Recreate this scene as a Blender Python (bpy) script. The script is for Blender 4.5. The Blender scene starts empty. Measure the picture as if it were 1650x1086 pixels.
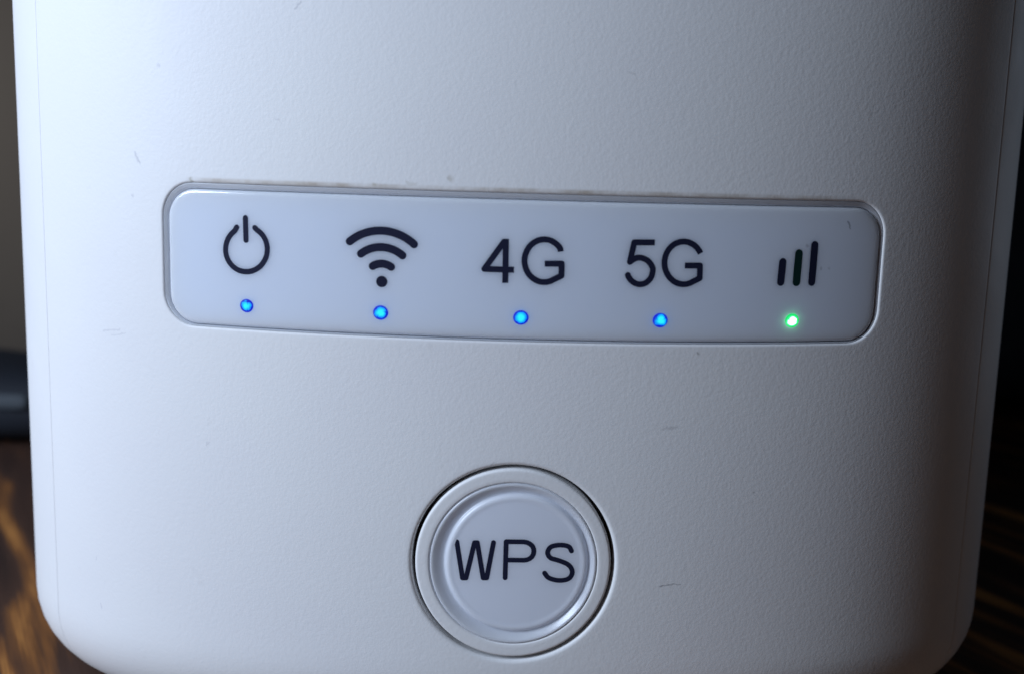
import bpy, math, random
from mathutils import Vector, Matrix
from mathutils.geometry import delaunay_2d_cdt
S = bpy.context.scene
random.seed(4)
MM = 0.001
Z0 = 34.0            # height of the measuring origin above the table, mm

# ---------------- camera ----------------
cd = bpy.data.cameras.new("camera"); cam = bpy.data.objects.new("camera", cd)
S.collection.objects.link(cam); S.camera = cam
cd.sensor_width = 36.0; cd.lens = 36.0 * 1800.0 / 1650.0
cd.clip_start = 0.005; cd.clip_end = 20
fw = Vector((0.014917079, 0.986781141, -0.161370568))
rt = Vector((0.999527775, -0.010380091, 0.028921982))
up = Vector((-0.026864625, 0.161725796, 0.986469999))
M = Matrix((rt, up, -fw)).transposed().to_4x4()
M.translation = Vector((-2.04249, -91.19048, 19.79318 + Z0)) * MM
cam.matrix_world = M
cd.dof.use_dof = True; cd.dof.focus_distance = 0.098; cd.dof.aperture_fstop = 24

# ---------------- world and lamps ----------------
W = bpy.data.worlds.new("World"); S.world = W; W.use_nodes = True
bg = W.node_tree.nodes["Background"]
bg.inputs[0].default_value = (0.50, 0.60, 0.80, 1); bg.inputs[1].default_value = 0.007
def area(name, loc, target, sx, sy, power, col):
    l = bpy.data.lights.new(name, 'AREA'); l.shape = 'RECTANGLE'; l.size = sx * MM; l.size_y = sy * MM
    l.energy = power; l.color = col
    o = bpy.data.objects.new(name, l); S.collection.objects.link(o)
    o.location = Vector((loc[0], loc[1], loc[2] + Z0)) * MM
    d = Vector((target[0], target[1], target[2] + Z0)) * MM - o.location
    o.rotation_euler = d.to_track_quat('-Z', 'Y').to_euler(); return o
area("window_light", (-205, -115, 104), (0, 10, 5), 80, 120, 0.85, (0.68, 0.80, 1.0))
area("wall_fill_light", (-430, 430, 60), (-300, 620, 20), 120, 120, 0.10, (1.0, 0.94, 0.86))  # added fill that brightens the left of the wall; stands for no fixture
rim_lamp = area("rim_fill_light", (205, 84, 34), (48, 20, 34), 60, 110, 0.0028, (0.62, 0.78, 1.0))  # added bluish fill for the casing's right edge; there is no screen
rim_lamp.data.spread = math.radians(60)
S.view_settings.view_transform = 'Standard'; S.view_settings.look = 'None'
S.view_settings.exposure = 0.0; S.view_settings.gamma = 1.0

# ---------------- body surface ----------------
R, RC, SA, SB, DEP = 106.794, 14.651, 16.905, 56.351, 97.0
TAB = []                                         # plan curve: gently bowed front whose bend tightens into the corner
def _table():
    ds = .02; x = y = th = 0.0; s = 0.0
    while th < math.pi / 2:
        TAB.append((x, y, th))
        q = min(1, max(0, (s - SA) / (SB - SA))); k = 1 / R + (1 / RC - 1 / R) * q * q
        th2 = th + k * ds; m = (th + th2) / 2; x += math.cos(m) * ds; y += math.sin(m) * ds; th = th2; s += ds
    return s - ds
LC = _table(); WH, CY = TAB[-1][0], TAB[-1][1]
HALF = 2 * LC + (DEP - 2 * CY)
ZB, ZT, RF = -34.0, 118.0, 9.0
def front(a):
    if a < LC - .02:
        i = int(a / .02); f = a / .02 - i; p, q = TAB[i], TAB[i + 1]
        return tuple(p[k] + (q[k] - p[k]) * f for k in range(3))
    return WH, CY + max(0, a - LC), math.pi / 2
def plan(s):
    a = abs(s); sg = -1 if s < 0 else 1
    if a <= HALF / 2: x, y, t = front(a)
    else:
        x, y, t = front(HALF - a); y = DEP - y; t = math.pi - t
    return sg * x, y, sg * math.sin(t), -math.cos(t)
def F(s, z, h=0.0):
    """a point of the router's skin: s mm round from the middle of the front, z mm up, h mm proud"""
    x, y, nx, ny = plan(s); nz = 0.0
    ins = 0.0
    if z < ZB + RF:
        q = min(1, (ZB + RF - z) / RF); c = math.sqrt(max(0, 1 - q * q)); ins = RF * (1 - c); nx *= c; ny *= c; nz = -q
        x0, y0, ax, ay = plan(s); x, y = x0 - ax * ins, y0 - ay * ins
    elif z > ZT - RF:
        q = min(1, (z - ZT + RF) / RF); c = math.sqrt(max(0, 1 - q * q)); ins = RF * (1 - c); nx *= c; ny *= c; nz = q
        x0, y0, ax, ay = plan(s); x, y = x0 - ax * ins, y0 - ay * ins
    return ((x + nx * h) * MM, (y + ny * h) * MM, (z + nz * h + Z0) * MM)
def rrect(x0, x1, z0, z1, r, off=0.0, n=10, nx=50, nz=8):
    """rounded rectangle loop (counter-clockwise), grown by off; the point count never changes"""
    pts = []; r = r + off; x0 -= off; x1 += off; z0 -= off; z1 += off
    cs = [(x1 - r, z0 + r, -90), (x1 - r, z1 - r, 0), (x0 + r, z1 - r, 90), (x0 + r, z0 + r, 180)]
    for i, (cx, cz, a0) in enumerate(cs):
        for k in range(n + 1):
            a = math.radians(a0 + 90 * k / n)
            pts.append((cx + r * math.cos(a), cz + r * math.sin(a)))
        qx, qz, na = cs[(i + 1) % 4]
        ax, az = pts[-1]; b = math.radians(na)
        bx, bz = qx + r * math.cos(b), qz + r * math.sin(b)
        m = nz if i % 2 == 0 else nx
        for k in range(1, m): pts.append((ax + (bx - ax) * k / m, az + (bz - az) * k / m))
    return pts
def circ(cx, cz, r, n=128):
    return [(cx + r * math.cos(2 * math.pi * k / n), cz + r * math.sin(2 * math.pi * k / n)) for k in range(n)]
def inside(p, loop):
    x, y = p; c = False; j = len(loop) - 1
    for i in range(len(loop)):
        xi, yi = loop[i]; xj, yj = loop[j]
        if (yi > y) != (yj > y) and x < (xj - xi) * (y - yi) / (yj - yi) + xi: c = not c
        j = i
    return c
def seg_d(p, loop):
    return min(math.hypot(p[0] - a[0], p[1] - a[1]) for a in loop)

COL = S.collection
def link(name, me, mat=None, parent=None):
    o = bpy.data.objects.new(name, me); COL.objects.link(o)
    if mat: me.materials.append(mat)
    if parent: o.parent = parent
    return o
def build(name, V, Fc, mat, parent=None, smooth=True, uv=None):
    me = bpy.data.meshes.new(name); me.from_pydata(V, [], Fc); me.update()
    if smooth: me.polygons.foreach_set('use_smooth', [True] * len(me.polygons))
    if uv:
        l = me.uv_layers.new(name="mm"); idx = [0] * len(me.loops); me.loops.foreach_get('vertex_index', idx)
        fl = []
        for i in idx: fl += [uv[i][0], uv[i][1]]
        l.data.foreach_set('uv', fl)
    return link(name, me, mat, parent)
def fill(outer, holes, grid, clear=0.5):
    """triangulate the region between loops with extra inner points; returns pts, tris"""
    P = []; E = []
    for lp in [outer] + holes:
        b = len(P); P += lp; E += [(b + i, b + (i + 1) % len(lp)) for i in range(len(lp))]
    nb = len(P); hb = [(min(q[0] for q in h) - 1, max(q[0] for q in h) + 1, min(q[1] for q in h) - 1, max(q[1] for q in h) + 1) for h in holes]
    for g in grid:
        ok = True
        for h, bb in zip(holes, hb):
            if bb[0] < g[0] < bb[1] and bb[2] < g[1] < bb[3] and (inside(g, h) or seg_d(g, h) < clear): ok = False; break
        if ok: P.append(g)
    r = delaunay_2d_cdt([Vector(p) for p in P], E, [], 0, 1e-6)
    pts = [(v.x, v.y) for v in r[0]]; T = []
    for t in r[2]:
        c = (sum(pts[i][0] for i in t) / 3, sum(pts[i][1] for i in t) / 3)
        if not inside(c, outer): continue
        bad = False
        for h, bb in zip(holes, hb):
            if bb[0] < c[0] < bb[1] and bb[2] < c[1] < bb[3] and inside(c, h): bad = True; break
        if not bad: T.append(tuple(t))
    return pts, T
def strips(V, UV, Fc, loops, flip=False):
    """loops: list of (pts, h); adds rings joined by quads to V"""
    base = []
    for pts, h in loops:
        base.append(len(V))
        for s, z in pts: V.append(F(s, z, h)); UV.append((s, z))
    n = len(loops[0][0])
    for a, b in zip(base, base[1:]):
        for i in range(n):
            j = (i + 1) % n
            q = (a + i, a + j, b + j, b + i)
            Fc.append(q[::-1] if flip else q)

# ---------------- materials ----------------
def mat(name):
    m = bpy.data.materials.new(name); m.use_nodes = True
    nt = m.node_tree; return m, nt, nt.nodes["Principled BSDF"]
def N(nt, t, **k):
    n = nt.nodes.new(t)
    for a, b in k.items(): setattr(n, a, b)
    return n
def mth(nt, op, a, b=None, c=None, clamp=False):
    n = N(nt, 'ShaderNodeMath', operation=op, use_clamp=clamp)
    for i, v in enumerate((a, b, c)):
        if v is None: continue
        if isinstance(v, (int, float)): n.inputs[i].default_value = v
        else: nt.links.new(v, n.inputs[i])
    return n.outputs[0]
def mix(nt, f, a, b):
    n = N(nt, 'ShaderNodeMix', data_type='RGBA')
    for i, v in ((0, f), (6, a), (7, b)):
        if isinstance(v, (int, float)): n.inputs[i].default_value = v
        elif isinstance(v, tuple): n.inputs[i].default_value = (*v, 1)
        else: nt.links.new(v, n.inputs[i])
    return n.outputs[2]
def noise(nt, vec, scale, detail=2.0, rough=0.5, dist=0.0):
    n = N(nt, 'ShaderNodeTexNoise'); n.inputs['Scale'].default_value = scale
    n.inputs['Detail'].default_value = detail; n.inputs['Roughness'].default_value = rough
    n.inputs['Distortion'].default_value = dist
    if vec is not None: nt.links.new(vec, n.inputs['Vector'])
    return n.outputs['Fac']
def ramp(nt, fac, stops):
    n = N(nt, 'ShaderNodeValToRGB'); nt.links.new(fac, n.inputs[0]); e = n.color_ramp.elements
    while len(e) < len(stops): e.new(0.5)
    for x, (p, c) in zip(e, stops):
        x.position = p; x.color = (*c, 1) if isinstance(c, tuple) else (c, c, c, 1)
    return n.outputs[0]
# scuffs and specks: x0, z0, x1, z1 (mm on the skin), half width, strength, colour
MARKS = [
 (-33.81,19.05,-33.37,18.12,0.14,0.33,(0.22,0.23,0.3)),
 (-34.21,15.36,-34.15,15.31,0.16,0.27,(0.25,0.26,0.34)),
 (-49.8,23.36,-50.77,23.07,0.25,0.3,(0.25,0.27,0.35)),
 (-31.24,26.17,-31.19,26.12,0.16,0.24,(0.25,0.26,0.34)),
 (-37.89,3.25,-35.97,3.58,0.1,0.21,(0.3,0.3,0.36)),
 (-36.8,3.01,-35.32,3.3,0.08,0.18,(0.3,0.3,0.36)),
 (12.39,-2.77,13.57,-2.57,0.16,0.26,(0.2,0.2,0.22)),
 (12.79,-16.85,13.66,-16.6,0.07,0.52,(0.12,0.12,0.14)),
 (13.66,-16.6,14.66,-16.57,0.06,0.45,(0.12,0.12,0.14)),
 (15.11,3.78,15.11,3.73,0.14,0.52,(0.12,0.11,0.1)),
 (-18.43,31.28,-18.86,30.75,0.09,0.36,(0.25,0.25,0.3)),
 (-28.36,16.98,-28.19,16.63,0.22,0.45,(0.22,0.2,0.1)),
 (-12.33,17.0,-12.13,16.96,0.14,0.45,(0.28,0.24,0.14)),
 (-6.14,17.74,-5.94,17.6,0.22,0.34,(0.28,0.24,0.14)),
 (-9.52,17.24,-8.86,17.11,0.2,0.22,(0.3,0.26,0.16)),
 (-39.32,-22.62,-39.18,-22.95,0.09,0.3,(0.3,0.3,0.4)),
 (-39.65,-18.09,-39.73,-18.4,0.08,0.24,(0.3,0.3,0.4)),
 (34.11,-9.69,34.26,-9.87,0.12,0.3,(0.7,0.7,0.7)),
 (20.79,-8.48,20.89,-8.58,0.1,0.3,(0.2,0.2,0.2)),
 (-20.5,22.1,-20.31,22.0,0.09,0.21,(0.25,0.25,0.3)),
 (-2.13,-6.06,-1.84,-5.87,0.1,0.19,(0.3,0.3,0.3)),
 (-0.87,-6.98,-0.48,-6.88,0.12,0.38,(0.2,0.19,0.17)),
 (-27.27,-5.96,-26.98,-5.67,0.08,0.21,(0.25,0.25,0.3)),
 (8.03,26.55,8.61,26.36,0.09,0.22,(0.25,0.25,0.25)),
 (29.2,23.45,29.49,24.03,0.09,0.22,(0.15,0.15,0.15))]
def add_marks(nt, col, marks):
    uv = N(nt, 'ShaderNodeUVMap', uv_map="mm").outputs[0]
    wob = N(nt, 'ShaderNodeTexNoise'); wob.inputs['Scale'].default_value = 2.2; wob.inputs['Detail'].default_value = 2
    nt.links.new(uv, wob.inputs['Vector'])
    s = N(nt, 'ShaderNodeVectorMath', operation='MULTIPLY_ADD'); nt.links.new(wob.outputs['Color'], s.inputs[0])
    s.inputs[1].default_value = (.5, .5, 0); nt.links.new(uv, s.inputs[2])
    o = N(nt, 'ShaderNodeVectorMath', operation='SUBTRACT'); nt.links.new(s.outputs[0], o.inputs[0]); o.inputs[1].default_value = (.25, .25, 0)
    for x0, z0, x1, z1, w, st, c in marks:
        d = N(nt, 'ShaderNodeVectorMath', operation='SUBTRACT'); nt.links.new(o.outputs[0], d.inputs[0]); d.inputs[1].default_value = (x0, z0, 0)
        ba = Vector((x1 - x0, z1 - z0, 0)); L2 = max(ba.dot(ba), 1e-6)
        dt = N(nt, 'ShaderNodeVectorMath', operation='DOT_PRODUCT'); nt.links.new(d.outputs[0], dt.inputs[0]); dt.inputs[1].default_value = tuple(ba / L2)
        t = mth(nt, 'MULTIPLY', dt.outputs['Value'], 1.0, clamp=True)
        sc = N(nt, 'ShaderNodeVectorMath', operation='SCALE'); sc.inputs[0].default_value = tuple(ba); nt.links.new(t, sc.inputs['Scale'])
        e = N(nt, 'ShaderNodeVectorMath', operation='SUBTRACT'); nt.links.new(d.outputs[0], e.inputs[0]); nt.links.new(sc.outputs[0], e.inputs[1])
        ln = N(nt, 'ShaderNodeVectorMath', operation='LENGTH'); nt.links.new(e.outputs[0], ln.inputs[0])
        mr = N(nt, 'ShaderNodeMapRange', interpolation_type='SMOOTHSTEP'); nt.links.new(ln.outputs['Value'], mr.inputs[0])
        mr.inputs[1].default_value = 0; mr.inputs[2].default_value = w * 1.5; mr.inputs[3].default_value = st; mr.inputs[4].default_value = 0
        col = mix(nt, mr.outputs[0], col, c)
    return col, uv
def shell_mat(name, marked):
    m, nt, b = mat(name)
    oc = N(nt, 'ShaderNodeTexCoord').outputs['Object']
    big = noise(nt, oc, 38, 3, .55)
    col = ramp(nt, big, [(0.3, (.765, .765, .775)), (0.7, (.79, .795, .79))])
    fine = noise(nt, oc, 700, 3, .6)
    dirt = ramp(nt, fine, [(0.66, 0.0), (0.80, 0.10)])
    col = mix(nt, dirt, col, (.45, .42, .38))
    if marked:
        col, uv = add_marks(nt, col, MARKS)
        # brown grime caught along the upper lip of the panel opening
        sx = N(nt, 'ShaderNodeSeparateXYZ'); nt.links.new(uv, sx.inputs[0])
        dz = mth(nt, 'ABSOLUTE', mth(nt, 'SUBTRACT', sx.outputs[1], 16.88))
        band = N(nt, 'ShaderNodeMapRange', interpolation_type='SMOOTHSTEP'); nt.links.new(dz, band.inputs[0])
        band.inputs[1].default_value = 0.04; band.inputs[2].default_value = 0.30; band.inputs[3].default_value = .9; band.inputs[4].default_value = 0
        nn = ramp(nt, noise(nt, oc, 160, 4, .7), [(0.40, 0.15), (0.66, 0.8)])
        xa = N(nt, 'ShaderNodeMapRange'); nt.links.new(mth(nt, 'ABSOLUTE', sx.outputs[0]), xa.inputs[0])
        xa.inputs[1].default_value = 29; xa.inputs[2].default_value = 26; xa.inputs[3].default_value = 0; xa.inputs[4].default_value = 1
        col = mix(nt, mth(nt, 'MULTIPLY', mth(nt, 'MULTIPLY', band.outputs[0], nn), xa.outputs[0]), col, (.30, .22, .13))
    nt.links.new(col, b.inputs['Base Color'])
    nt.links.new(ramp(nt, noise(nt, oc, 55, 4, .6, .6), [(0.35, .46), (0.7, .60)]), b.inputs['Roughness']); b.inputs['Specular IOR Level'].default_value = 0.35
    # spark-eroded leather grain
    g1 = noise(nt, oc, 2100, 2, .6, 0); g2 = noise(nt, oc, 4200, 1, .5)
    v = N(nt, 'ShaderNodeTexVoronoi', feature='SMOOTH_F1'); v.inputs['Scale'].default_value = 2500; v.inputs['Smoothness'].default_value = .6
    nt.links.new(oc, v.inputs['Vector'])
    h = mth(nt, 'ADD', mth(nt, 'MULTIPLY', g1, 1.0), mth(nt, 'ADD', mth(nt, 'MULTIPLY', g2, .4), mth(nt, 'MULTIPLY', v.outputs['Distance'], -.35)))
    bp = N(nt, 'ShaderNodeBump'); bp.inputs['Strength'].default_value = 1.0; bp.inputs['Distance'].default_value = 1.25e-5
    nt.links.new(h, bp.inputs['Height']); nt.links.new(bp.outputs[0], b.inputs['Normal'])
    return m
M_shell = shell_mat("textured_white_plastic", True)
M_rear = shell_mat("textured_white_plastic_plain", False)
def gloss_mat(name, col, rough, sss, coat=0.6, marks=None):
    m, nt, b = mat(name); c = None
    b.inputs['Base Color'].default_value = (*col, 1)
    oc = N(nt, 'ShaderNodeTexCoord').outputs['Object']
    r = ramp(nt, noise(nt, oc, 300, 3, .6), [(0.3, rough * .92), (0.75, rough * 1.12)]); nt.links.new(r, b.inputs['Roughness'])
    b.inputs['Subsurface Weight'].default_value = sss; b.inputs['Subsurface Scale'].default_value = 0.0022
    b.inputs['Subsurface Radius'].default_value = (1.0, 1.0, 1.0)
    b.inputs['Coat Weight'].default_value = coat; b.inputs['Coat Roughness'].default_value = rough * .5
    if marks:
        n = N(nt, 'ShaderNodeRGB'); n.outputs[0].default_value = (*col, 1)
        c, uv = add_marks(nt, n.outputs[0], marks); nt.links.new(c, b.inputs['Base Color'])
    bp = N(nt, 'ShaderNodeBump'); bp.inputs['Distance'].default_value = 1.5e-6; nt.links.new(noise(nt, oc, 260, 2), bp.inputs['Height'])
    nt.links.new(bp.outputs[0], b.inputs['Normal'])
    return m
M_panel = gloss_mat("milky_clear_panel_plastic", (.71, .765, .86), .17, 1.0, .7,
    [(28.0,14.98,28.29,14.4,0.1,0.6,(0.15,0.16,0.2)),(25.72,10.97,25.77,10.87,0.12,0.35,(0.2,0.22,0.25)),(26.5,10.97,26.54,10.92,0.12,0.3,(0.2,0.22,0.25)),(24.27,12.91,24.37,12.81,0.1,0.35,(0.2,0.22,0.25))])
M_cap = gloss_mat("glossy_button_plastic", (.74, .78, .86), .34, .7, .12)
m, nt, b = mat("navy_black_ink"); b.inputs['Base Color'].default_value = (.012, .014, .035, 1); b.inputs['Roughness'].default_value = .6; M_ink = m
b.inputs['Specular IOR Level'].default_value = .12
m, nt, b = mat("green_black_ink"); b.inputs['Base Color'].default_value = (.004, .022, .020, 1); b.inputs['Roughness'].default_value = .6; M_inkg = m
b.inputs['Specular IOR Level'].default_value = .12
m, nt, b = mat("dark_gap"); b.inputs['Base Color'].default_value = (.05, .045, .05, 1); b.inputs['Roughness'].default_value = .6; M_gap = m
def led_mat(name, core, mid, rim, strength, at=(.30, .62, .86)):
    m, nt, b = mat(name)
    uv = N(nt, 'ShaderNodeUVMap', uv_map="mm").outputs[0]
    ln = N(nt, 'ShaderNodeVectorMath', operation='LENGTH'); nt.links.new(uv, ln.inputs[0])
    wn = N(nt, 'ShaderNodeTexNoise', noise_dimensions='4D'); wn.inputs['Scale'].default_value = 1.1; wn.inputs['Detail'].default_value = 2
    nt.links.new(uv, wn.inputs['Vector']); oi = N(nt, 'ShaderNodeObjectInfo')
    nt.links.new(mth(nt, 'MULTIPLY', oi.outputs['Random'], 37.0), wn.inputs['W']); wob = wn.outputs['Fac']
    f = mth(nt, 'ADD', ln.outputs['Value'], mth(nt, 'MULTIPLY', mth(nt, 'SUBTRACT', wob, .5), .75))
    n5 = N(nt, 'ShaderNodeTexNoise', noise_dimensions='4D'); n5.inputs['Scale'].default_value = .8; n5.inputs['Detail'].default_value = 0
    nt.links.new(uv, n5.inputs['Vector']); nt.links.new(mth(nt, 'MULTIPLY', oi.outputs['Random'], 91.0), n5.inputs['W'])
    ridge = ramp(nt, mth(nt, 'ABSOLUTE', mth(nt, 'SUBTRACT', n5.outputs['Fac'], .5)), [(0.0, .22), (0.028, .0)])
    f = mth(nt, 'ADD', f, ridge)
    c = ramp(nt, f, [(at[0], core), (at[1], mid), (at[2], rim), (1.0, rim)])
    b.inputs['Base Color'].default_value = (.02, .02, .05, 1); b.inputs['Roughness'].default_value = .6; b.inputs['Specular IOR Level'].default_value = .1
    nt.links.new(c, b.inputs['Emission Color']); b.inputs['Emission Strength'].default_value = strength
    return m
M_blue = led_mat("blue_led_light", (.01, .46, .62), (.0, .17, .55), (.0, .004, .30), 2.0, (.34, .66, .84))
M_green = led_mat("green_led_light", (.28, .5, .36), (.03, .30, .08), (.001, .085, .018), 9.0, (.42, .66, .80))
# table wood: dark stained boards with orange flame grain
m, nt, b = mat("dark_flamed_wood"); M_wood = m
oc = N(nt, 'ShaderNodeTexCoord').outputs['Object']
mp = N(nt, 'ShaderNodeMapping'); mp.inputs['Rotation'].default_value = (0, 0, 0)
nt.links.new(oc, mp.inputs[0])
st = N(nt, 'ShaderNodeVectorMath', operation='MULTIPLY'); nt.links.new(mp.outputs[0], st.inputs[0]); st.inputs[1].default_value = (1.0, .085, 1.0)
n1 = noise(nt, st.outputs[0], 250, 1, .5, .35); n2 = noise(nt, st.outputs[0], 900, 3, .6); n3 = noise(nt, oc, 14, 2)
pore = N(nt, 'ShaderNodeVectorMath', operation='MULTIPLY'); nt.links.new(oc, pore.inputs[0]); pore.inputs[1].default_value = (1.0, .03, 1.0)
n4 = noise(nt, pore.outputs[0], 2600, 2, .6)
f = mth(nt, 'ADD', mth(nt, 'MULTIPLY', n1, .80), mth(nt, 'ADD', mth(nt, 'MULTIPLY', n2, .12), mth(nt, 'ADD', mth(nt, 'MULTIPLY', n3, .08), mth(nt, 'MULTIPLY', n4, .09))))
c = ramp(nt, f, [(0.36, (.034, .019, .015)), (0.545, (.070, .035, .023)), (0.61, (.22, .088, .028)), (0.68, (.58, .25, .066)), (0.82, (.68, .33, .10))])
nt.links.new(c, b.inputs['Base Color']); b.inputs['Roughness'].default_value = .5
bp = N(nt, 'ShaderNodeBump'); bp.inputs['Distance'].default_value = 1e-4; nt.links.new(n2, bp.inputs['Height']); nt.links.new(bp.outputs[0], b.inputs['Normal'])
m, nt, b = mat("greige_wall_paint"); M_wall = m
oc = N(nt, 'ShaderNodeTexCoord').outputs['Object']
nt.links.new(ramp(nt, noise(nt, oc, 6, 4), [(0.3, (.30, .27, .25)), (0.7, (.36, .33, .30))]), b.inputs['Base Color']); b.inputs['Roughness'].default_value = .9
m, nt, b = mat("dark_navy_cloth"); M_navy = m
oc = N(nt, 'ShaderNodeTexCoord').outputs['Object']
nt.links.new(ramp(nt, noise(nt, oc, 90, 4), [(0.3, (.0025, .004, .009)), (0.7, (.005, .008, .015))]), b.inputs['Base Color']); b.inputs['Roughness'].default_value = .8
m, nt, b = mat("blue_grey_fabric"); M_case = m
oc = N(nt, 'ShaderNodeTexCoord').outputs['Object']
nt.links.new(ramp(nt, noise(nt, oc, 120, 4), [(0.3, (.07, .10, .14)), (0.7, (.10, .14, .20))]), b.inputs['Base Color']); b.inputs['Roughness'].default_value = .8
m, nt, b = mat("grey_tag"); b.inputs['Base Color'].default_value = (.045, .055, .065, 1); b.inputs['Roughness'].default_value = .7; M_tag = m

# ---------------- the router ----------------
router = bpy.data.objects.new("router", None); COL.objects.link(router); router.empty_display_size = .02
router["label"] = "white plastic router with lit indicator panel and round button on dark wooden table"
router["category"] = "router"
SEAM = 46.1
OPEN = (-31.11, 31.70, 4.47, 16.66, 2.9)          # panel opening at its deep edge
BX, BZ, BR = 0.0, -14.80, 8.76                       # button opening
def lip(fn, width, depth, deep):
    """rings from the flat skin over a rounded lip and down the wall"""
    L = [(fn(width + .35), 0.0), (fn(width), 0.0)]
    for k in range(1, 8):
        a = math.radians(90 * k / 7); L.append((fn(width * (1 - math.sin(a))), -depth * (1 - math.cos(a))))
    L += [(fn(0), -depth - .15), (fn(0), -deep)]
    return L
po = lambda off: rrect(*OPEN[:4], OPEN[4], off)
bo = lambda off: circ(BX, BZ, BR + off, 160)
lipP = lip(po, .22, .16, 1.8); lipB = lip(bo, .36, .28, 1.8)
def axis(vals): return vals
zs = [ZB + RF * (1 - math.cos(math.radians(a))) for a in range(0, 90, 9)]
z = ZB + RF
while z < ZT - RF: zs.append(z); z += 1.3
zs += [ZT - RF + RF * math.sin(math.radians(a)) for a in range(0, 91, 9)]
def column(s_a, s_b, step):
    n = max(1, round((s_b - s_a) / step)); return [s_a + (s_b - s_a) * k / n for k in range(n + 1)]
# front shell: seam edges as separate columns of quads, the field as a triangulated sheet
sfield = column(-45.7, 45.7, 1.15)
zf = zs
outer = [(s, zf[0]) for s in sfield] + [(sfield[-1], q) for q in zf[1:-1]] + [(s, zf[-1]) for s in reversed(sfield)] + [(sfield[0], q) for q in reversed(zf[1:-1])]
grid = [(s, q) for s in sfield[1:-1] for q in zf[1:-1]]
pts, tris = fill(outer, [lipP[0][0], lipB[0][0]], grid, .45)
V = [F(s, q) for s, q in pts]; UV = list(pts); Fc = list(tris)
strips(V, UV, Fc, lipP, True); strips(V, UV, Fc, lipB, True)
prof = [(45.7, 0), (45.92, -.005), (46.03, -.02), (46.08, -.06), (46.09, -.35)]
for sg in (-1, 1):
    b0 = len(V)
    for a, h in prof:
        for q in zf: V.append(F(sg * a, q, h)); UV.append((sg * a, q))
    n = len(zf)
    for i in range(len(prof) - 1):
        for j in range(n - 1):
            q = (b0 + i * n + j, b0 + (i + 1) * n + j, b0 + (i + 1) * n + j + 1, b0 + i * n + j + 1)
            Fc.append(q if sg > 0 else q[::-1])
fs = build("front_shell", V, Fc, M_shell, router, True, UV)
import bmesh
def weld(o, d=1e-6):
    bm = bmesh.new(); bm.from_mesh(o.data); bmesh.ops.remove_doubles(bm, verts=bm.verts, dist=d)
    bmesh.ops.recalc_face_normals(bm, faces=bm.faces); bm.to_mesh(o.data); bm.free()
    o.data.polygons.foreach_set('use_smooth', [True] * len(o.data.polygons))
weld(fs)
# rear shell: wraps round sides and back, with top and base plates
V = []; UV = []; Fc = []
cols = [(46.11, -.35), (46.12, -.06), (46.17, -.02), (46.28, -.005), (46.5, 0)] + [(s, 0) for s in column(47.5, HALF, 1.5)[:-1]]
ring = [(a, h) for a, h in cols] + [(HALF, 0)] + [(-a, h) for a, h in reversed(cols)]
n = len(zs)
for a, h in ring:
    for q in zs: V.append(F(a, q, h)); UV.append((a, q))
for i in range(len(ring) - 1):
    for j in range(n - 1): Fc.append((i * n + j, (i + 1) * n + j, (i + 1) * n + j + 1, i * n + j + 1))
rs = build("rear_shell", V, Fc, M_rear, router, True, UV); weld(rs)
for nm, zz, q0 in (("top_plate", ZT, ZT), ("base_plate", ZB, ZB)):
    lp = [F(s, q0) for s in column(-HALF, HALF, 2.0)[:-1]]
    build(nm, lp, [tuple(range(len(lp)))], M_rear, router, False)

# dark cavity floor seen in the gaps
def floor_plate(name, loop, h, parent):
    pts, T = fill(loop, [], [(s, q) for s in column(loop_min(loop, 0), loop_max(loop, 0), 2) for q in column(loop_min(loop, 1), loop_max(loop, 1), 2) if inside((s, q), loop) and seg_d((s, q), loop) > .5])
    return build(name, [F(s, q, h) for s, q in pts], T, M_gap, parent)
def loop_min(l, i): return min(p[i] for p in l)
def loop_max(l, i): return max(p[i] for p in l)

def sheet(name, loops, m, parent, step=1.0, inner=None):
    """closed-top plate: loops outermost first as (pts, h); the last ring is filled"""
    V = []; UV = []; Fc = []
    strips(V, UV, Fc, loops)
    last, h = loops[-1]
    x0, x1, y0, y1 = loop_min(last, 0), loop_max(last, 0), loop_min(last, 1), loop_max(last, 1)
    g = [(s, q) for s in column(x0, x1, step) for q in column(y0, y1, step) if inside((s, q), last) and seg_d((s, q), last) > .4 * step]
    pts, T = fill(last, [], g)
    b0 = len(V)
    for s, q in pts: V.append(F(s, q, h)); UV.append((s, q))
    Fc += [tuple(b0 + i for i in t) for t in T]
    o = build(name, V, Fc, m, parent, True, UV); weld(o); return o

# ---- indicator panel ----
PH = -0.08
INN = (-30.70, 31.48, 4.62, 16.17, 2.60)            # inner edge of the sloping surround
V = []; UV = []; Fc = []
lerp = lambda t: [((1 - t) * a[0] + t * b[0], (1 - t) * a[1] + t * b[1]) for a, b in zip(rrect(*OPEN, -.03), rrect(*INN))]
strips(V, UV, Fc, [(lerp(0), -1.5), (lerp(0), -.16), (lerp(.06), -.12), (lerp(.14), -.13), (lerp(.5), -.19), (lerp(.95), -.28), (lerp(1), -.32), (lerp(1), -1.5)])
weld(build("panel_surround", V, Fc, M_cap, router, True, UV))
pan = lambda off: rrect(*INN, off - .04)
loops = [(pan(0), -1.6), (pan(0), PH - .34)]
for k in range(1, 8):
    a = math.radians(90 * k / 7); loops.append((pan(-.32 * (1 - math.cos(a))), PH - .34 + .34 * math.sin(a)))
loops.append((pan(-.55), PH))
panel = sheet("indicator_panel", loops, M_panel, router, 1.0)
floor_plate("panel_gap", po(.0), -1.5, router)
HI = PH + .012                                    # ink stands 12 microns proud
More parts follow.
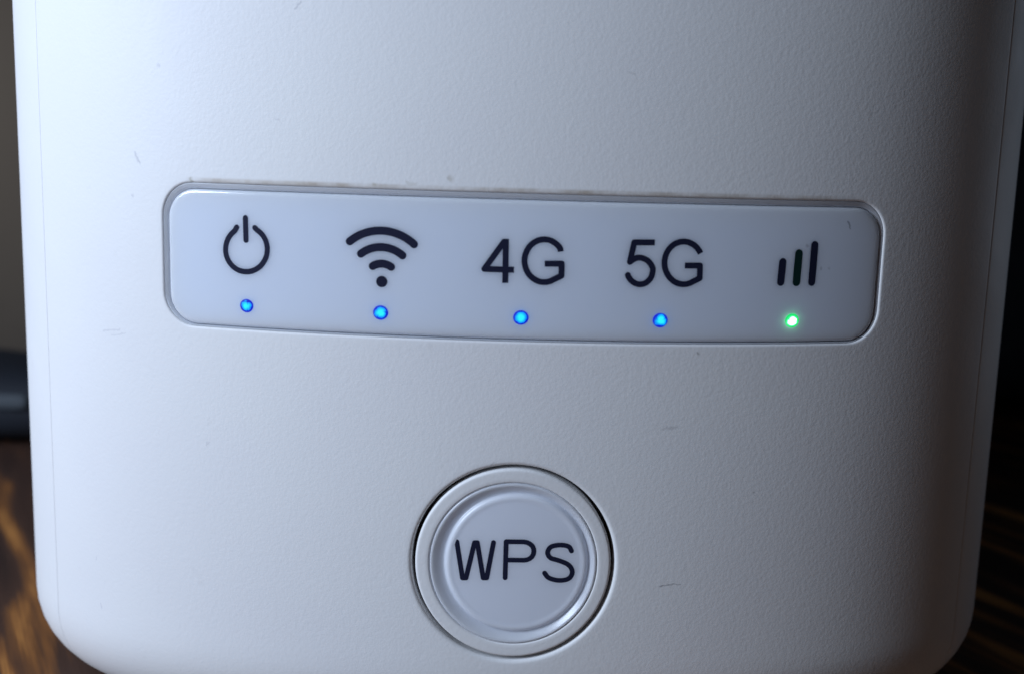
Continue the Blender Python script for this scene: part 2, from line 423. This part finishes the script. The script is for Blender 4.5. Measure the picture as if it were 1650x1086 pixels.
GL = {
'power':[[[-23.36,13.88],[-23.32,12.02]],[[-24.15,13.06],[-24.33,12.76],[-24.57,12.56],[-24.77,12.34],[-24.94,12.09],[-25.07,11.81],[-25.15,11.53],[-25.19,11.23],[-25.19,10.94],[-25.13,10.65],[-25.03,10.38],[-24.89,10.13],[-24.7,9.91],[-24.49,9.72],[-24.24,9.56],[-23.97,9.45],[-23.68,9.39],[-23.39,9.37],[-23.09,9.39],[-22.8,9.46],[-22.52,9.58],[-22.27,9.73],[-22.03,9.92],[-21.83,10.15],[-21.67,10.4],[-21.54,10.67],[-21.46,10.95],[-21.42,11.24],[-21.42,11.54],[-21.48,11.82],[-21.57,12.09],[-21.71,12.34],[-21.88,12.56],[-22.09,12.75],[-22.33,12.91],[-22.52,13.09]]],
'four':[[[-1.39,12.93],[-1.35,9.32]],[[-0.66,10.42],[-3.1,10.42],[-1.48,12.77]]],
'gee4':[[[3.13,12.02],[3.07,12.28],[2.87,12.52],[2.63,12.71],[2.36,12.86],[2.08,12.95],[1.78,12.98],[1.49,12.95],[1.2,12.86],[0.94,12.72],[0.7,12.53],[0.5,12.29],[0.35,12.02],[0.24,11.72],[0.18,11.41],[0.18,11.08],[0.24,10.77],[0.35,10.46],[0.5,10.19],[0.7,9.94],[0.94,9.75],[1.21,9.6],[1.49,9.5],[1.79,9.47],[2.09,9.49],[2.38,9.58],[2.64,9.72],[3.26,10.04],[3.24,11.03],[1.85,10.99]]],
'five':[[[10.89,12.94],[9.17,12.91],[8.88,11.3],[8.98,11.38],[9.09,11.46],[9.19,11.53],[9.3,11.59],[9.42,11.63],[9.53,11.66],[9.66,11.67],[9.79,11.66],[9.93,11.63],[10.08,11.58],[10.23,11.51],[10.37,11.43],[10.49,11.32],[10.6,11.2],[10.69,11.07],[10.76,10.95],[10.81,10.86],[10.83,10.78],[10.84,10.69],[10.84,10.59],[10.82,10.46],[10.8,10.31],[10.76,10.16],[10.71,10.03],[10.63,9.9],[10.53,9.78],[10.41,9.68],[10.3,9.59],[10.17,9.53],[10.04,9.49],[9.91,9.47],[9.77,9.46],[9.63,9.48],[9.49,9.52],[9.35,9.57],[9.23,9.64],[9.12,9.72],[9.02,9.81],[8.94,9.9],[8.87,9.99],[8.82,10.07],[8.79,10.15],[8.76,10.22],[8.74,10.3]]],
'gee5':[[[14.83,12.11],[14.69,12.34],[14.48,12.59],[14.23,12.79],[13.96,12.93],[13.67,13.03],[13.37,13.06],[13.07,13.03],[12.78,12.95],[12.52,12.81],[12.29,12.62],[12.09,12.38],[11.94,12.11],[11.84,11.81],[11.79,11.49],[11.8,11.17],[11.86,10.84],[11.98,10.54],[12.14,10.26],[12.35,10.01],[12.59,9.81],[12.86,9.65],[13.15,9.56],[13.45,9.52],[13.75,9.54],[14.04,9.62],[14.31,9.76],[14.88,10.05],[14.84,11.1],[13.54,11.08]]],
'bars':[[[22.15,11.48],[22.08,9.78]],[[23.58,12.21],[23.53,9.78]],[[25.0,12.94],[24.96,9.78]]],
'W':[[[-4.88,-13.0],[-4.32,-16.23],[-4.02,-16.22],[-3.36,-13.02],[-3.12,-13.01],[-2.54,-16.16],[-2.24,-16.15],[-1.73,-12.96]]],
'P':[[[-0.65,-16.09],[-0.65,-12.85],[0.87,-12.83],[1.16,-12.88],[1.41,-13.01],[1.61,-13.19],[1.72,-13.43],[1.75,-13.66],[1.71,-13.92],[1.6,-14.15],[1.41,-14.32],[1.18,-14.43],[0.92,-14.47],[-0.64,-14.49]]],
'S':[[[4.99,-13.58],[4.93,-13.47],[4.88,-13.36],[4.82,-13.26],[4.71,-13.18],[4.56,-13.12],[4.36,-13.08],[4.16,-13.06],[3.96,-13.06],[3.76,-13.07],[3.56,-13.11],[3.37,-13.16],[3.21,-13.23],[3.1,-13.33],[3.01,-13.46],[2.96,-13.6],[2.93,-13.73],[2.95,-13.86],[3.0,-13.99],[3.08,-14.11],[3.2,-14.22],[3.36,-14.3],[3.57,-14.35],[3.79,-14.41],[4.01,-14.48],[4.22,-14.56],[4.44,-14.64],[4.64,-14.74],[4.81,-14.86],[4.94,-15.0],[5.04,-15.16],[5.11,-15.33],[5.13,-15.5],[5.11,-15.66],[5.05,-15.82],[4.95,-15.97],[4.82,-16.08],[4.65,-16.16],[4.44,-16.21],[4.21,-16.24],[3.98,-16.24],[3.76,-16.22],[3.53,-16.17],[3.32,-16.11],[3.14,-16.03],[3.0,-15.94],[2.91,-15.83],[2.82,-15.71],[2.74,-15.59]]],
}
def circ3(a, b, c):
    ax, ay = a; bx, by = b; cx, cy = c
    d = 2 * (ax * (by - cy) + bx * (cy - ay) + cx * (ay - by))
    ux = ((ax*ax+ay*ay)*(by-cy) + (bx*bx+by*by)*(cy-ay) + (cx*cx+cy*cy)*(ay-by)) / d
    uy = ((ax*ax+ay*ay)*(cx-bx) + (bx*bx+by*by)*(ax-cx) + (cx*cx+cy*cy)*(bx-ax)) / d
    r = math.hypot(ax-ux, ay-uy); a0 = math.atan2(ay-uy, ax-ux); a1 = math.atan2(cy-uy, cx-ux)
    return [(ux + r * math.cos(a0 + (a1-a0)*k/18), uy + r * math.sin(a0 + (a1-a0)*k/18)) for k in range(19)]
def ink(name, strokes, w, h, m, parent, caps=True, dots=(), nub=0.0):
    """monoline lettering: every stroke a ribbon, merged into one raised shape"""
    P = []; Fa = []
    def disc(c, r, n=14):
        b = len(P); P.extend((c[0] + r * math.cos(2*math.pi*k/n + .13), c[1] + r * math.sin(2*math.pi*k/n + .13)) for k in range(n)); Fa.append(list(range(b, b + n)))
    for st in strokes:
        for i in range(len(st) - 1):
            a, b_ = Vector(st[i]), Vector(st[i + 1]); d = (b_ - a)
            if d.length < 1e-4: continue
            d.normalize()
            nn = Vector((-d.y, d.x)) * w / 2; b0 = len(P)
            P.extend([tuple(a - nn), tuple(b_ - nn), tuple(b_ + nn), tuple(a + nn)]); Fa.append([b0, b0+1, b0+2, b0+3])
        for i, q in enumerate(st):
            if caps or 0 < i < len(st) - 1: disc(q, w / 2 * .9995, 16)
    for c, r in dots: disc(c, r, 28)
    r = delaunay_2d_cdt([Vector(p) for p in P], [], Fa, 1, 1e-5)
    pts = [tuple(v) for v in r[0]]; T = [tuple(t) for t, o in zip(r[2], r[5]) if len(o)]
    cnt = {}
    for t in T:
        for i in range(len(t)):
            e = (t[i], t[(i+1) % len(t)]); cnt[e] = 1
    V = [F(s, q, h) for s, q in pts]; n = len(V); V += [F(s, q, h - .05) for s, q in pts]
    Fc = list(T)
    for (a, b_) in cnt:
        if (b_, a) not in cnt: Fc.append((a, a + n, b_ + n, b_))
    return build(name, V, Fc, m, parent, False)
ink("power_symbol", GL['power'], .46, HI, M_ink, panel)
ink("wireless_symbol", [circ3((-14.30,12.29),(-11.63,13.27),(-8.92,12.25)), circ3((-13.35,11.31),(-11.62,11.92),(-9.87,11.30)), circ3((-12.35,10.33),(-11.58,10.56),(-10.80,10.32))],
    .66, HI, M_ink, panel, dots=[((-11.57, 9.08), .47)])
ink("network_lettering", GL['four'] + GL['gee4'], .49, HI, M_ink, panel, caps=False)
ink("network_lettering", GL['five'] + GL['gee5'], .49, HI, M_ink, panel, caps=False)
for i, st in enumerate(GL['bars']):
    o = ink("signal_bar", [st], .66 if i != 1 else .70, HI, M_inkg if i == 1 else M_ink, panel)
    if i == 1: o["label"] = "dark green middle signal bar"
def dome(name, cx, cz, r, h, bulge, m, parent, sq=1.0):
    V = [F(cx, cz, h + bulge)]; UV = [(0, 0)]; Fc = []; n = 28; K = 6
    for k in range(1, K + 1):
        q = k / K
        for j in range(n):
            a = 2 * math.pi * j / n
            V.append(F(cx + r * q * math.cos(a), cz + r * sq * q * math.sin(a), h + bulge * (1 - q * q) - (.03 if k == K else 0))); UV.append((q * math.cos(a), q * math.sin(a)))
    for j in range(n): Fc.append((0, 1 + j, 1 + (j+1) % n))
    for k in range(K - 1):
        for j in range(n):
            a = 1 + k*n + j; b_ = 1 + k*n + (j+1) % n; Fc.append((a, a+n, b_+n, b_))
    return build(name, V, Fc, m, parent, True, UV)
for i, x in enumerate((-23.31, -11.64, .02, 11.67, 23.36)):
    o = dome("led", x, 6.50, .64 if i else .60, PH + .04, .07, M_blue if i < 4 else M_green, panel, .94)
    o["label"] = "glowing blue led dot" if i < 4 else "glowing green led dot"

# ---- button ----
cc = lambda r, dx=0.0, dz=0.0: circ(BX + dx, BZ + dz, r * .967, 160)
rim = []
rim += [(cc(8.72), -1.6), (cc(8.72), -.25)]
for k in range(1, 7):
    a = math.radians(90*k/6); rim.append((cc(8.72 - .25*(1-math.cos(a))), -.25 + .25*math.sin(a)))
rim += [(cc(8.3), .0), (cc(7.9), .0), (cc(7.62), .0), (cc(7.52), -.03), (cc(7.46), -.12), (cc(7.45), -.9)]
V = []; UV = []; Fc = []; strips(V, UV, Fc, rim)
brim = build("button_rim", V, Fc, M_rear, router, True, UV); weld(brim)
cap = []
cap += [(cc(7.42), -.9), (cc(7.42), -.10), (cc(7.38), -.03), (cc(7.30), .02), (cc(7.20), .02)]
cap += [(cc(7.10, .04), -.05), (cc(6.85, .14), -.22), (cc(6.60, .24), -.40), (cc(6.50, .27), -.44), (cc(6.42, .28), -.42)]
cap += [(cc(6.34, .28), -.32), (cc(6.26, .28), -.22), (cc(6.14, .28), -.16), (cc(6.0, .28), -.145), (cc(5.86, .27), -.17), (cc(5.72, .26), -.205), (cc(5.58, .25), -.215), (cc(5.4, .25), -.215)]
button = sheet("button_cap", cap, M_cap, router, .9)
floor_plate("button_gap", bo(0), -1.5, router)
HB = -.215 + .012
for k in ('W', 'P', 'S'): ink("button_letter", GL[k], .42, HB, M_ink, button)

# ---------------- table ----------------
table = bpy.data.objects.new("wooden_table", None); COL.objects.link(table)
table["label"] = "dark wooden table with orange flamed grain under the white router"; table["category"] = "table"
ang = math.atan2(.46, .89)                       # boards run along (0.46, -0.89)
table.location = (0, 0, 0); table.rotation_euler = (0, 0, ang)
def box(name, x0, x1, y0, y1, z0, z1, m, parent, bev=.6):
    bm = bmesh.new(); bmesh.ops.create_cube(bm, size=1.0)
    for v in bm.verts: v.co = Vector(((x0+x1)/2 + v.co.x*(x1-x0), (y0+y1)/2 + v.co.y*(y1-y0), (z0+z1)/2 + v.co.z*(z1-z0))) * MM
    bmesh.ops.bevel(bm, geom=bm.edges[:], offset=bev * MM, segments=3, affect='EDGES', profile=.5)
    me = bpy.data.meshes.new(name); bm.to_mesh(me); bm.free()
    o = link(name, me, m, parent)
    return o
xs = [-270, -178, -96, -14, 66, 148, 240, 330]
for i in range(len(xs) - 1):
    box("board", xs[i] + .25, xs[i+1] - .25, -260, 190 + (i % 2) * .0, -18, -0.02 - (i % 3) * .05, M_wood, table, .7)

# ---------------- wall and things behind ----------------
V = [(-1.2, .62, -.6), (1.2, .62, -.6), (1.2, .62, 1.2), (-1.2, .62, 1.2), (-1.2, .66, -.6), (1.2, .66, -.6), (1.2, .66, 1.2), (-1.2, .66, 1.2)]
wall = build("wall", V, [(0,1,2,3), (4,7,6,5), (0,4,5,1), (3,2,6,7), (0,3,7,4), (1,5,6,2)], M_wall, None, False)
wall["kind"] = "structure"; wall["label"] = "grey brown wall blurred behind the router"; wall["category"] = "wall"
pouch = bpy.data.objects.new("zip_pouch", None); COL.objects.link(pouch); pouch.location = (-.102, .113, 0)
pouch["label"] = "blurred dark navy pouch lying on the table behind the router's left side"; pouch["category"] = "pouch"
def soft(name, sx, sy, sz, m, parent, loc=(0,0,0), p=3.0, n=28, k=16, lump=0.0):
    V = []; Fc = []
    def sp(c, e): return math.copysign(abs(c) ** e, c)
    for j in range(k + 1):
        t = math.pi * (j / k - .5)
        for i in range(n):
            a = 2 * math.pi * i / n; e = 2 / p
            x = sp(math.cos(t), e) * sp(math.cos(a), e); y = sp(math.cos(t), e) * sp(math.sin(a), e); zz = sp(math.sin(t), e)
            w = 1 + lump * math.sin(3 * x + 2.1) * math.cos(2.3 * y + x)
            V.append(((loc[0] + sx * x) * MM, (loc[1] + sy * y) * MM, (loc[2] + sz * (zz * w if zz > 0 else zz)) * MM))
    for j in range(k):
        for i in range(n): Fc.append((j*n + i, j*n + (i+1) % n, (j+1)*n + (i+1) % n, (j+1)*n + i))
    return build(name, V, Fc, m, parent)
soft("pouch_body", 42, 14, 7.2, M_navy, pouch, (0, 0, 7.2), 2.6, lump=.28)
soft("zip_pull", 3.2, .9, 1.3, M_tag, pouch, (16.0, -13.6, 9.0), 4.0)

case = bpy.data.objects.new("storage_case", None); COL.objects.link(case); case.location = (.150, .185, 0)
case["label"] = "tall blue black case in shadow behind the router's right side"; case["category"] = "case"
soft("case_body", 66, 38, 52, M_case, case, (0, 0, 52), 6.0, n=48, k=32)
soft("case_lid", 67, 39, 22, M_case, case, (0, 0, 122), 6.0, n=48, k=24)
